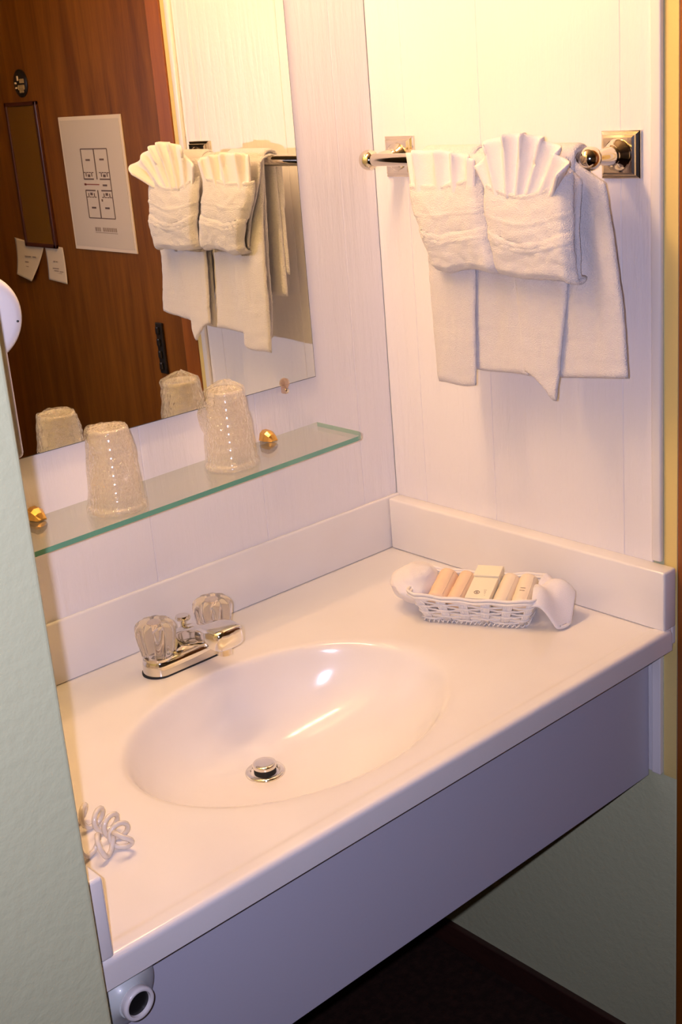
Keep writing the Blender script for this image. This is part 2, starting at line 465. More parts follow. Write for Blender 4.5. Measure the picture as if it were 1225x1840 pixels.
# ------------------------------------------------------------------ faucet
FX, FY = -0.552, -0.092
fc = thing('faucet', 'chrome centerset faucet with two clear knobs behind the basin', 'faucet', (FX, FY, 0))
def stadium(n, hl, r):
    out = []
    for k in range(n):
        th = 2 * pi * k / n
        out.append((cos(th) * r + (hl if cos(th) > 0 else -hl) * (1 if abs(cos(th)) > 1e-6 else 0), sin(th) * r))
    return out
def stad_loft(bm, levels, n=48):
    rows = []
    for (z, hl, r) in levels:
        rows.append([bm.verts.new((FX + x, FY + y, z)) for x, y in stadium(n, hl, r)])
    grid_faces(bm, rows, closed_u=True); bm.faces.new(rows[0]); bm.faces.new(rows[-1])
bm = nb(); stad_loft(bm, [(0.0002, .054, .0265), (.003, .054, .0265)])
obj('gasket', bm, M['gasket'], fc)
bm = nb(); stad_loft(bm, [(0.003, .0525, .0262), (.016, .0525, .0258), (.023, .0522, .0245), (.026, .052, .0225), (.027, .052, .019)])
# raised central body
rows = []
for (z, a_, b_) in [(.024, .036, .021), (.031, .034, .0205), (.040, .030, .020), (.046, .025, .0185), (.049, .018, .014), (.050, .008, .006)]:
    rows.append([bm.verts.new((FX + a_ * cos(2 * pi * k / 32), FY + .002 + b_ * sin(2 * pi * k / 32), z)) for k in range(32)])
grid_faces(bm, rows, closed_u=True); bm.faces.new(rows[-1])
obj('base', bm, M['chrome'], fc, smooth=True, angle=50)
# spout: swept rounded section
ST = [(-.066, .016, .032, .012), (-.082, .022, .038, .015), (-.105, .022, .046, .0155), (-.130, .022, .055, .0160), (-.152, .0235, .0625, .0170),
      (-.172, .0270, .0685, .0170), (-.190, .0275, .0700, .0170), (-.203, .0265, .0700, .0168), (-.2095, .0245, .0700, .0162), (-.2125, .0215, .0700, .0145), (-.2135, .0180, .0700, .0120)]
bm = nb(); rows = []
for (y, wx, zc, hz) in ST:
    row = []
    for k in range(28):
        th = 2 * pi * k / 28
        cx = abs(cos(th)) ** .68 * (1 if cos(th) > 0 else -1); cz = abs(sin(th)) ** .38 * (1 if sin(th) > 0 else -1)
        row.append(bm.verts.new((FX + cx * wx, y, zc + cz * hz)))
    rows.append(row)
grid_faces(bm, rows, closed_u=True); bm.faces.new(rows[0]); bm.faces.new(rows[-1])
sp = obj('spout', bm, M['chrome'], fc, smooth=True, angle=60)
bm = nb(); lathe(bm, (FX, -.192, .053), (0, 0, -1), [(0, .0115), (.012, .0115), (.0125, .0100), (.0125, .0085), (.009, .0080)], 28)
obj('aerator', bm, M['nickel'], sp, smooth=True, angle=40)
for s in (-1, 1):
    kx = FX + s * .0535
    bm = nb(); lathe(bm, (kx, FY - .001, .026), (0, 0, 1), [(0, .024), (.003, .0235), (.006, .016), (.008, .008), (.040, .004)], 28)
    stem = obj('knob_stem', bm, M['chrome'], fc, smooth=True, angle=50)
    bm = nb()
    prof = [(.0, .0215), (.003, .0235), (.014, .0255), (.028, .0280), (.038, .0292), (.044, .0285), (.049, .0262), (.053, .0220), (.0555, .015), (.0565, .007)]
    lathe(bm, (kx, FY - .001, .0310), (0, 0, 1), prof, 120, lobes=9, lobe_amp=.20, lobe_fn=lambda h: 1 - .6 * smooth01((h - .045) / .014))
    obj('knob', bm, M['acrylic'], fc, smooth=True)
    bm = nb(); lathe(bm, (kx, FY - .001, .0700), (0, 0, 1), [(0, .006), (.005, .0062), (.007, .010), (.0085, .0095), (.009, .004)], 24)
    obj('index_button', bm, M['nickel'], stem, smooth=True, angle=50)
bm = nb(); lathe(bm, (FX + .004, FY + .010, .040), (0, 0, 1), [(0, .0040), (.020, .0042), (.022, .0045), (.0235, .0095), (.0265, .0112), (.030, .0100), (.0315, .005)], 24)
obj('lift_rod', bm, M['chrome'], fc, smooth=True, angle=50)

# ------------------------------------------------------------------ mirror
MX0, MX1, MZ0, MZ1 = -0.955, -0.1765, 0.3575, 1.06
mir = thing('mirror', 'large frameless rectangular wall mirror above the glass shelf', 'mirror', (-.56, -.003, MZ0))
bm = nb(); box(bm, MX0, MX1, -.0062, -.0005, MZ0, MZ1); obj('backing', bm, M['mirror_edge'], mir)
bm = nb(); box(bm, MX0 + .0012, MX1 - .0012, -.0068, -.0063, MZ0 + .0012, MZ1 - .0012); obj('reflecting_glass', bm, M['mirror'], mir)
bm = nb(); lathe(bm, (-.2455, -.007, MZ0 + .004), (0, -1, 0), [(0, .0085), (.003, .0085), (.0045, .006), (.005, .002)], 24)
box(bm, -.2500, -.2410, -.011, -.0005, MZ0 - .014, MZ0 + .002, bev=.002)
c_ = glass_thin('clear_plastic_clip', (0.95, 0.88, 0.82), gloss=.08, haze=.25, hazecol=(.8, .6, .45))
for cx in (-.2455, -.80):
    if cx != -.2455:
        bm = nb(); lathe(bm, (cx, -.007, MZ0 + .004), (0, -1, 0), [(0, .0085), (.003, .0085), (.0045, .006), (.005, .002)], 24)
        box(bm, cx - .0045, cx + .0045, -.011, -.0005, MZ0 - .014, MZ0 + .002, bev=.002)
    cl = obj('mirror_clip', bm, c_, mir, smooth=True, angle=40)
    bm = nb(); lathe(bm, (cx, -.0112, MZ0 - .008), (0, -1, 0), [(0, .004), (.0015, .0035), (.002, .0015)], 16)
    obj('screw', bm, M['nickel'], cl, smooth=True, angle=40)

# ------------------------------------------------------------------ lamp strip above the mirror (outside the frame)
ls = thing('vanity_light', 'row of round warm globe bulbs on a metal strip above the mirror', 'lamp', (-.55, -.02, 1.255))
bm = nb(); box(bm, -.93, -.17, -.045, -.001, 1.285, 1.375, bev=.006); obj('back_plate', bm, M['nickel'], ls, smooth=True, angle=35)
for i in range(5):
    gx = -.90 + i * .13
    bm = nb(); bmesh.ops.create_uvsphere(bm, u_segments=24, v_segments=14, radius=.040)
    for v in bm.verts: v.co += Vector((gx, -.200, 1.330))
    g = obj('globe_bulb', bm, M['globe'], ls, smooth=True)
    bm = nb(); lathe(bm, (gx, -.045, 1.330), (0, -1, 0), [(0, .03), (.004, .03), (.006, .02), (.120, .018)], 20)
    obj('socket', bm, M['nickel'], ls, smooth=True, angle=40)

# ------------------------------------------------------------------ glass shelf
def shz(x): return 0.2780 + (x + .175) * 0.022
SX0, SX1, SYF = -0.86, -0.1800, -0.1290
shf = thing('glass_shelf', 'clear glass shelf with green edges under the mirror', 'shelf', (-.5, -.06, shz(-.5) - .008))
outline = [(SX0, -.0035), (SX1, -.0035)]
R_ = .024
outline += [(SX1 - R_ + R_ * cos(a), SYF + R_ - R_ * sin(a)) for a in [radians(d) for d in range(0, 91, 9)]]
outline += [(SX0 + R_ - R_ * sin(a), SYF + R_ - R_ * cos(a)) for a in [radians(d) for d in range(0, 91, 9)]]
TH = .0075
bm = nb()
top = [bm.verts.new((x, y, shz(x))) for x, y in outline]
bot = [bm.verts.new((x, y, shz(x) - TH)) for x, y in outline]
bm.faces.new(top); bm.faces.new(bot[::-1])
for i in range(len(outline)):
    j = (i + 1) % len(outline)
    f = bm.faces.new((top[i], bot[i], bot[j], top[j])); f.material_index = 1 if i != 0 else 0
obj('glass_pane', bm, [M['shelf'], M['shelf_edge']], shf)
for cx in (-.2925, -.7245):
    z = shz(cx)
    bm = nb()
    def wedge(bm, s):
        zz = z + .0005 if s > 0 else z - TH - .0005
        prof = [(-.0004, .013, .016), (-.012, .0125, .0155), (-.020, .010, .010), (-.026, .007, .002)]
        rows = []
        for (y, hw, h) in prof:
            rows.append([bm.verts.new(p) for p in ((cx - hw, y, zz), (cx - hw * .75, y, zz + s * h * .75), (cx - hw * .3, y, zz + s * h),
                                                   (cx + hw * .3, y, zz + s * h), (cx + hw * .75, y, zz + s * h * .75), (cx + hw, y, zz))])
        grid_faces(bm, rows, closed_u=True)
        bm.faces.new(rows[0]); bm.faces.new(rows[-1])
    wedge(bm, 1)
    obj('clamp_top', bm, M['brass'], shf)
    bm = nb(); wedge(bm, -1); obj('clamp_bottom', bm, M['darkmetal'], shf)

# ------------------------------------------------------------------ wrapped plastic cups
def cup(cx, cy, label, seed, tip):
    z0 = shz(cx) + .0011
    c = thing('wrapped_plastic_cup', label, 'cup', (cx, cy, z0), 'upside-down cups on the glass shelf')
    prof = [(0, .0410), (.0030, .0420), (.0060, .0412), (.0075, .0392)]
    for k in range(9):
        h = .008 + k * .0125; r = lerp(.0388, .0285, h / .122)
        prof += [(h, r), (h + .0015, r - .0007), (h + .007, r - .0010), (h + .0085, r - .0003)]
    prof += [(.1195, .0280), (.1220, .0265), (.1215, .024), (.1200, .010), (.1200, .001)]
    bm = nb(); lathe(bm, (cx, cy, z0), (0, 0, 1), prof, 48, cap=False)
    obj('cup', bm, M['cup'], c, smooth=True)
    bm = nb(); rows = []
    n, mrows = 72, 40
    for i in range(mrows + 1):
        s = i / mrows; row = []
        for k in range(n):
            th = 2 * pi * k / n
            if s < .82:
                u = s / .82; h = u * .1225; r = lerp(.0425, .0300, u) + .0022 * smooth01((.10 - u) / .05)
            else:
                u = (s - .82) / .18; h = .1225 + tip * u * (1 - .3 * u); r = lerp(.0300, .002, u ** .8)
            q = fbm(cos(th) * 2.2, sin(th) * 2.2, h * 26 + seed) * .0042 + fbm(cos(th) * 7, sin(th) * 7, h * 90 + seed) * .0020
            q *= .35 + .9 * smooth01(abs(u if s < .82 else 1))
            if s < .82 and s > .35: q += .010 * max(0, cos(th - 2.4)) ** 10 * sin((s - .35) / .47 * pi) * (1 if seed > 4 else .2)
            if s < .05: q = max(q, -.001)
            row.append(bm.verts.new((cx + (r + q) * cos(th), cy + (r + q) * sin(th), z0 + max(0.0002, h + (0 if s < .82 else fbm(cos(th) * 3, sin(th) * 3, seed) * .004 * (1 if u < .9 else 0))))))
        rows.append(row)
    grid_faces(bm, rows, closed_u=True); bm.faces.new(rows[-1])
    obj('film_bag', bm, M['film'], c, smooth=True, label='crinkled clear film bag')
    return c
cup(-.6300, -.0780, 'left clear plastic cup upside down in neat film on glass shelf', 1.3, .004)
cup(-.4110, -.0650, 'right clear plastic cup upside down in crumpled film with peaked top', 5.7, .020)

# ------------------------------------------------------------------ towel bar
BX, BZ, BR = -0.0750, 0.7060, 0.0100
YA_, YB_ = -0.0640, -0.5120
tb = thing('towel_bar', 'polished metal towel bar with square wall plates on white panelling', 'towel bar', (0, (YA_ + YB_) / 2, BZ))
bm = nb(); tube(bm, [(BX, YA_ + .004, BZ), (BX, YB_ - .004, BZ)], BR, 28); obj('bar', bm, M['nickel'], tb, smooth=True, angle=50)
for yc in (-.0665, -.5105):
    bm = nb(); rows = []
    for (x, h) in [(-.0002, .0330), (-.004, .0330), (-.0055, .0315), (-.0075, .0280), (-.010, .0272), (-.012, .0240)]:
        rows.append([bm.verts.new((x, yc + a * h, .7045 + b_ * h)) for a, b_ in ((-1, -1), (1, -1), (1, 1), (-1, 1))])
    grid_faces(bm, rows, closed_u=True); bm.faces.new(rows[-1]); bm.faces.new(rows[0])
    pl = obj('wall_plate', bm, M['nickel'], tb)
    bm = nb(); lathe(bm, (-.0115, yc, .7050), (-1, 0, 0), [(0, .0225), (.003, .0222), (.007, .0190), (.010, .0150), (.0125, .0135), (.0145, .0150), (.017, .0150), (.019, .0130), (.034, .0115), (.046, .0085), (.056, .0080)], 8 if False else 32)
    obj('post', bm, M['nickel'], tb, smooth=True, angle=30)
    bm = nb(); bmesh.ops.create_uvsphere(bm, u_segments=28, v_segments=18, radius=.0165)
    for v in bm.verts: v.co += Vector((BX, yc, BZ))
    obj('ball_finial', bm, M['nickel'], tb, smooth=True)

# ------------------------------------------------------------------ cloth sheets
def sheet(bm, nu, nv, P, T, seg_edge=True):
    """closed soft slab: P(u,v)->centre point, T half thickness; rounded at u and v ends"""
    C = [[P(i / nu, j / nv) for i in range(nu + 1)] for j in range(nv + 1)]
    F, B = [], []
    for j in range(nv + 1):
        rf, rb = [], []
        for i in range(nu + 1):
            du = C[j][min(i + 1, nu)] - C[j][max(i - 1, 0)]
            dv = C[min(j + 1, nv)][i] - C[max(j - 1, 0)][i]
            n = du.cross(dv)
            n = n.normalized() if n.length > 1e-12 else Vector((1, 0, 0))
            u = i / nu; v = j / nv
            eu = min(u, 1 - u) * nu / 2.0; ev = min(v, 1 - v) * nv / 2.0
            k = sqrt(max(0.04, 1 - (1 - min(1, eu)) ** 2)) * sqrt(max(0.04, 1 - (1 - min(1, ev)) ** 2))
            t_ = T(u, v) if callable(T) else T
            rf.append(bm.verts.new(C[j][i] + n * t_ * k)); rb.append(bm.verts.new(C[j][i] - n * t_ * k))
        F.append(rf); B.append(rb)
    grid_faces(bm, F); grid_faces(bm, [r[::-1] for r in B])
    loop_f = F[0][:] + [r[-1] for r in F[1:]] + F[-1][-2::-1] + [r[0] for r in F[-2:0:-1]]
    loop_b = B[0][:] + [r[-1] for r in B[1:]] + B[-1][-2::-1] + [r[0] for r in B[-2:0:-1]]
    L = len(loop_f)
    for i in range(L):
        j = (i + 1) % L
        try: bm.faces.new((loop_f[i], loop_b[i], loop_b[j], loop_f[j]))
        except ValueError: pass

def over_bar_path(r, zback, xback, xfront):
    """centre-line: up the back, over the bar at radius r, then down to the bar's level in front"""
    pts = [(xback, zback), (xback, (zback + BZ) / 2), (BX + r * .98, BZ - .01)]
    for d in range(0, 181, 15): pts.append((BX + r * cos(radians(d)), BZ + r * sin(radians(d))))
    return pts

def path_sample(pts, s):
    L = [0]
    for a, b_ in zip(pts, pts[1:]): L.append(L[-1] + sqrt((a[0] - b_[0]) ** 2 + (a[1] - b_[1]) ** 2))
    x = s * L[-1]
    for i in range(len(pts) - 1):
        if x <= L[i + 1] or i == len(pts) - 2:
            t_ = (x - L[i]) / (L[i + 1] - L[i] + 1e-12)
            return lerp(pts[i][0], pts[i + 1][0], t_), lerp(pts[i][1], pts[i + 1][1], t_)

def hanging(bm, yl, yr, zb, xf, r, zback, T, seed, nu=46, nv=110, wave=.004, bands=()):
    """a towel layer over the bar. yl,yr: tables z->Y; zb(u): bottom Z; xf(u,v): front X"""
    head = over_bar_path(r, zback, BX + r + .002, 0)
    split = .34
    def P(u, v):
        if v < split:
            x, z = path_sample(head, v / split)
            zz = min(z, BZ)
            y = lerp(lin(yl, BZ), lin(yr, BZ), u)
            return Vector((min(x, -.010), y, z))
        s = (v - split) / (1 - split)
        z = lerp(BZ, zb(u), s)
        y = lerp(lin(yl, z), lin(yr, z), u)
        x = lerp(BX - r, xf(u, s), smooth01(s * 2.2))
        x += wave * fbm(y * 28, z * 9, seed) * smooth01(s * 2) + .0016 * fbm(y * 90, z * 60, seed + 3)
        for (bz, hw, dp) in bands:
            x += dp * max(0, 1 - abs(z - (bz + .004 * fbm(y * 20, seed))) / hw)
        return Vector((x, y, z))
    sheet(bm, nu, nv, P, T)

# bath towels behind (each one folded lengthwise: a wide back layer and a narrower front flap)
BANDS = [(.452, .0025, .0016), (.432, .0022, -.0014)]
bm = nb()
hanging(bm, [(.36, -.232), (.60, -.215), (.71, -.205)], [(.36, -.402), (.60, -.385), (.71, -.362)], lambda u: lerp(.385, .388, u) + .001 * sin(u * 9),
        lambda u, s: -.086, .0125, .46, .0042, 1.0, bands=BANDS)
hanging(bm, [(.35, -.222), (.45, -.2165), (.60, -.212), (.71, -.200)], [(.35, -.300), (.5, -.308), (.71, -.312)],
        lambda u: lerp(.357, .364, u) + .003 * sin(u * 5 + 1), lambda u, s: -.098 - .003 * sin(u * 3), .0180, .50, .0040, 4.0, nu=30, bands=BANDS)
tag(obj('bath_towel', bm, M['terry'], smooth=True), 'left white bath towel hanging over the bar behind the pleated hand towels, straight bottom hem', 'towel', 'white towels on the bar')
bm = nb()
hanging(bm, [(.38, -.405), (.60, -.392), (.71, -.372)], [(.38, -.5835), (.45, -.576), (.60, -.560), (.675, -.545), (.697, -.505), (.71, -.490)], lambda u: lerp(.388, .407, u),
        lambda u, s: -.086 - .004 * sin(u * pi), .0125, .45, .0045, 8.0, bands=BANDS)
hanging(bm, [(.36, -.430), (.40, -.402), (.55, -.390), (.71, -.385)], [(.36, -.461), (.40, -.468), (.55, -.489), (.71, -.498)],
        lambda u: lerp(.398, .360, smooth01(u * 1.15)), lambda u, s: -.100, .0180, .50, .0040, 12.0, nu=30, bands=BANDS)
tag(obj('bath_towel', bm, M['terry'], smooth=True), 'right white bath towel on the bar with a pointed front flap and wide edge showing', 'towel', 'white towels on the bar')

# hand towels folded into pockets in front
def pocket(label, topL, topR, botL, botR, zcuff, zbot, xo, seed):
    r = .0235
    head = [(BX + r, .62), (BX + r, BZ)] + [(BX + r * cos(radians(d)), BZ - .004 + r * .55 * sin(radians(d))) for d in range(15, 181, 15)]
    def P(u, v):
        z_c = zcuff(u); z_b = zbot(u)
        yt = lerp(topL, topR, u); yb = lerp(botL, botR, u)
        if v < .22:
            x, z = path_sample(head, v / .22); y = max(yt, -.487)
            x = min(x, -.008)
        elif v < .50:
            s = (v - .22) / .28
            z = lerp(BZ - .004, z_b + .008, s); x = lerp(BX - r, xo + .010, smooth01(s * 1.5)); y = lerp(yt, yb, smooth01((BZ - z) / (BZ - z_b)))
            if y < -.487: y = lerp(-.487, y, smooth01(s * 6))
        elif v < .58:
            a = (v - .50) / .08 * pi
            z = z_b + .008 - .008 * sin(a); x = xo + .010 - .010 * (1 - cos(a)); y = yb
        else:
            s = (v - .58) / .42
            z = lerp(z_b + .008, z_c, s); y = lerp(yb, yt, smooth01((z - z_b) / (z_c - z_b)) * .98)
            bul = .011 * sin(pi * min(1, s * .9 + .08)) * sin(pi * (0.08 + u * .84)) ** .6
            x = xo - .010 - bul
            # turned-up band: a step one third of the way up, and woven lines
            x += .0026 * smooth01((s - .43 + .07 * sin(u * pi)) / .03) 
            x -= .0020 * max(0, 1 - abs(s - .36 + .07 * sin(u * pi)) / .02) + .0018 * max(0, 1 - abs(s - .62) / .02)
            x += .0042 * fbm(y * 18, z * 20, seed) + .0018 * fbm(y * 80, z * 80, seed)
            x -= .003 * smooth01((s - .93) / .07)
        edge = min(u, 1 - u)
        x += .010 * (1 - smooth01(edge / .09)) * (1 if v > .5 else -.3)
        y += .0022 * fbm(z * 40, u * 3, seed + 9) * (1 if v > .2 else 0)
        z += .0022 * fbm(y * 45, seed, 2) * (1 if v > .4 else 0)
        return Vector((x, y, z))
    bm = nb(); sheet(bm, 56, 150, P, .0034)
    return tag(obj('hand_towel', bm, M['terry'], smooth=True), label, 'towel', 'white towels on the bar')
pocket('left white hand towel folded into a pocket on the bar', -.1985, -.3480, -.2440, -.3720,
       lambda u: .676 + .012 * u ** 2 - .004 * sin(u * pi), lambda u: .549 - .004 * sin(u * 7), -.1160, 2.0)
pocket('right white hand towel folded into a pocket under the tall fan', -.3560, -.5180, -.3760, -.5240,
       lambda u: .684 - .022 * sin(u * pi * .95) + .014 * u ** 3, lambda u: lerp(.553, .541, u) - .003 * sin(u * 6), -.1230, 5.0)

# pleated washcloth fans standing in the pockets
def fan(label, pleats, base0, base1, zbase, a0, a1, lens, xb, lean, amp, curl, seed):
    def P(u, v):
        # v: 0 base ... 1 top
        th = lerp(a0, a1, u)
        L = interp(lens, u)
        by = lerp(base0, base1, u)
        y = by - sin(th) * L * v
        z = zbase(u) + cos(th) * L * v
        ph = u * pleats * 2 * pi
        ph += .7 * sin(u * 7 + seed)
        w_ = sin(ph) * (.8 + .3 * sin(u * 11 + seed))
        amp_ = amp * (1 - .6 * smooth01((u - .8) / .2))
        x = xb - lean * v * v + amp_ * w_ * (.30 + .70 * v) - curl * smooth01((u - .72) / .28) * v
        y += amp * .75 * cos(ph + .4) * (.2 + .8 * v)
        z += .0030 * fbm(u * 5, seed) * v - .0015 * max(0, w_) * v
        return Vector((x, y, z))
    bm = nb(); sheet(bm, pleats * 20, 22, P, .0030)
    return tag(obj('washcloth', bm, M['cloth'], smooth=True), label, 'washcloth', 'pleated washcloths in the towel pockets')
fan('short pleated white washcloth tucked in the left towel pocket', 4, -.2080, -.3400, lambda u: .655, radians(-3), radians(10),
    [(0, .067), (.3, .071), (.6, .068), (.85, .064), (1, .058)], -.124, .004, .0075, .002, 1.0)
fan('tall pleated white washcloth fanning out of the right towel pocket', 6, -.3740, -.4920, lambda u: .655 + .006 * u, radians(-18), radians(52),
    [(0, .050), (.12, .076), (.3, .090), (.55, .090), (.75, .079), (.9, .066), (1, .050)], -.132, .006, .0095, .022, 3.0)

# ------------------------------------------------------------------ wicker basket
E1 = Vector((.0754, -.1402, 0)).normalized(); E2 = Vector((.1402, .0754, 0)).normalized()
BC = Vector((-.1495, -.3335, 0))
bk = thing('wicker_basket', 'small white rectangular wicker basket on the counter corner', 'basket', BC)
BH = .046
def rrect(s, hl, hw, rad):
    """point on a rounded rectangle, s in 0..1 by length"""
    segs = [2 * (hl - rad), pi / 2 * rad, 2 * (hw - rad), pi / 2 * rad] * 2
    tot = sum(segs); d = (s % 1) * tot
    cxs = [(hl - rad, -(hw - rad)), (hl - rad, hw - rad), (-(hl - rad), hw - rad), (-(hl - rad), -(hw - rad))]
    k = 0
    while d > segs[k]: d -= segs[k]; k += 1
    side = k // 2
    if k % 2 == 0:
        if side == 0: return (-(hl - rad) + d, -hw), (0, -1)
        if side == 1: return (hl, -(hw - rad) + d), (1, 0)
        if side == 2: return ((hl - rad) - d, hw), (0, 1)
        return (-hl, (hw - rad) - d), (-1, 0)
    a = [-pi / 2, 0, pi / 2, pi][side] + d / rad
    c = cxs[side]
    return (c[0] + rad * cos(a), c[1] + rad * sin(a)), (cos(a), sin(a))
def bpt(s, h, off=0.0):
    t_ = h / BH
    (x, y), (nx, ny) = rrect(s, lerp(.081, .102, t_), lerp(.041, .054, t_), .012)
    sag = .004 * (abs(x) / .097) ** 2 * t_       # rim rises a little at the ends
    return BC + E1 * (x + nx * off) + E2 * (y + ny * off) + Vector((0, 0, h + sag))
NS = 16
for row in range(7):
    h = .0068 + row * .0055
    pts = []
    n = NS * 8
    for k in range(n):
        s = k / n
        ph = (k / 8 + row) * pi
        pts.append(bpt(s, h + .0005 * sin(k * 1.7), .0028 * cos(ph)))
    bm = nb(); tube(bm, pts, .0016, 7, closed=True, up=(0, 0, 1))
    obj('weaver', bm, M['wicker'], bk, smooth=True)
for k in range(NS):
    bm = nb()
    for o_s in (-.0056, -.0028, 0, .0028, .0056):
        s = k / NS + o_s / .53
        tube(bm, [bpt(s, h) for h in (.003, .015, .03, BH)], .0017, 6)
    obj('stake', bm, M['wicker'], bk, smooth=True)
for (h, off, r) in ((BH - .001, -.0010, .0026), (BH + .0022, .0014, .0024), (BH - .0030, .0036, .0022)):
    bm = nb(); tube(bm, [bpt(k / 90, h + .0010 * sin(k * .8), off + .0010 * cos(k * .8)) for k in range(90)], r, 7, closed=True)
    obj('rim_rod', bm, M['wicker'], bk, smooth=True)
bm = nb(); pts = []
NB = 64 * 10
for k in range(NB):
    a = k / 10 * 2 * pi
    pts.append(bpt(k / NB, .0032 + .0020 * sin(a), .0022 + .0024 * cos(a)))
tube(bm, pts, .0012, 5, closed=True)
obj('braided_foot', bm, M['wicker'], bk, smooth=True)
bm = nb()
for k in range(-9, 10):
    c0 = BC + E1 * (k * .0082); tube(bm, [c0 + E2 * -.040 + Vector((0, 0, .0035)), c0 + E2 * .040 + Vector((0, 0, .0035))], .0022, 6)
for k in range(-4, 5):
    c0 = BC + E2 * (k * .009); tube(bm, [c0 + E1 * -.078 + Vector((0, 0, .006)), c0 + E1 * .078 + Vector((0, 0, .006))], .0018, 6)
obj('base_slats', bm, M['wicker'], bk, smooth=True)

def local(a, b_, z): return BC + E1 * a + E2 * b_ + Vector((0, 0, z))
def roll(label, a, r, material, seed, lean=.0, mark=False):
    """paper-wrapped cylinder leaning from the front of the basket up to its back rim"""
    p0 = local(a - lean, -.030, .022 + r * .4); p1 = local(a + lean, .034, .0455 + r * .35)
    d = (p1 - p0).normalized(); L = (p1 - p0).length
    bm = nb(); prof = [(0, r * .25), (.001, r * .80), (.003, r * .96), (.006, r)]
    for k in range(1, 8): prof.append((L * k / 8, r * (1 + .02 * sin(k * 2.1 + seed))))
    prof += [(L - .006, r), (L - .003, r * .95), (L - .001, r * .8), (L, r * .25)]
    lathe(bm, p0, d, prof, 28, lobes=14, lobe_amp=.02)
    o = thing('wrapped_soap', label, 'soap', local(a, 0, .01), 'toiletries in the wicker basket')
    obj('wrapper', bm, material, o, smooth=True, angle=45)
    a_, u_, v_ = frame_for(d)
    up = (Vector((0, 0, 1)) - d * d.z).normalized()
    sd = d.cross(up)
    bm = nb()                                       # overlapping paper seam along the roll
    tube(bm, [p0 + d * (.008 + k * (L - .016) / 6) + (up * .75 + sd * .66) * r * .99 for k in range(7)], .0009, 6)
    obj('seam', bm, material, o, smooth=True)
    if mark:
        bm = nb(); c = p0 + d * L * .40 + up * (r + .0002)
        for q in range(2): tube(bm, [c + d * (q * .006 - .003) + sd * x * .004 - up * (abs(x) * .0004) for x in (-1, -.3, .3, 1)], .0006, 5)
        obj('printed_mark', bm, M['ink_faint'], o)
roll('peach paper-wrapped soap roll at the left end of basket', -.060, .0165, M['soap_paper'], 1, .004)
roll('second peach paper-wrapped soap roll, beside the cream carton', -.0290, .0145, M['soap_paper'], 2, .005)
roll('ivory wrapped soap roll just right of the cream carton', .0440, .0145, M['tube_paper'], 3, .004)
roll('rightmost ivory wrapped soap roll with a small printed mark', .0740, .0155, M['tube_paper'], 4, .002, True)
def obox(bm, c, a, b_, n_, la, lb, ln, bev=.001):
    vs = []
    r = bmesh.ops.create_cube(bm, size=1.0)
    for v in r['verts']: v.co = c + a * v.co.x * la + b_ * v.co.y * lb + n_ * v.co.z * ln
    bmesh.ops.bevel(bm, geom=list(set(e for v in r['verts'] for e in v.link_edges)), offset=bev, segments=2, profile=.5, affect='EDGES')
dd = (local(.010, .036, .052) - local(.004, -.036, .030)).normalized(); ux = E1.copy(); nn = ux.cross(dd).normalized()
if nn.z < 0: nn = -nn
ct = thing('soap_carton', 'cream carton with a small round emblem standing mid-basket', 'box', local(.007, 0, .01), 'toiletries in the wicker basket')
cc = local(.0075, -.008, .040)
bm = nb(); obox(bm, cc, ux, dd, nn, .040, .052, .022); obj('carton', bm, M['cream_paper'], ct)
bm = nb(); obox(bm, cc + dd * .040 + nn * .004, ux, dd, nn, .042, .026, .020); obj('second_carton', bm, M['cream_paper'], ct)
bm = nb(); ce = cc + nn * .0113 - dd * .012 - ux * .004
tube(bm, [ce + ux * .0042 * cos(k * pi / 10) + dd * .0036 * sin(k * pi / 10) for k in range(20)], .0006, 5, closed=True)
tube(bm, [ce + ux * .0015 * cos(k * pi / 4) + dd * .0012 * sin(k * pi / 4) for k in range(8)], .0005, 5, closed=True)
for q in range(4): tube(bm, [ce + ux * (.010 + .0012 * q) + dd * (.006 - .004 * q), ce + ux * (.0145) + dd * (.006 - .004 * q)], .0003, 4)
obj('emblem', bm, M['ink_faint'], ct)

# washcloths flaring out of the basket ends
def flare(label, apex, axis, spread, length, rise, droop, pl, seed, tipfn, T=.0030):
    ax = Vector(axis).normalized(); sd = Vector((0, 0, 1)).cross(ax).normalized()
    def P(u, v):
        a = (u - .5) * spread
        L = length * tipfn(u)
        rad = .006 + L * v
        hor = ax * cos(a) + sd * sin(a)
        z = apex.z + rise * sin(min(1, v * 1.25) * pi * .5) - droop(u) * v ** 2.4
        w_ = sin(u * pl * 2 * pi + seed)
        z += .009 * w_ * v + .003 * fbm(u * 6, v * 5, seed)
        p = apex + hor * rad * (1 + .05 * w_)
        p.z = max(.0045, z)
        return p
    bm = nb(); sheet(bm, 80, 34, P, T)
    return tag(obj('washcloth', bm, M['cloth'], smooth=True), label, 'washcloth', 'washcloths at the basket ends')
flare('white washcloth draped with hanging point over right end of basket', local(.094, .004, .050), E1 - E2 * .10, 2.9, .060, .018,
      lambda u: .030 + .040 * math.exp(-((u - .30) / .16) ** 2) + .018 * math.exp(-((u - .85) / .2) ** 2), 2.2, .4,
      lambda u: .84 + .20 * math.exp(-((u - .30) / .13) ** 2) - .18 * math.exp(-((u - .98) / .14) ** 2))
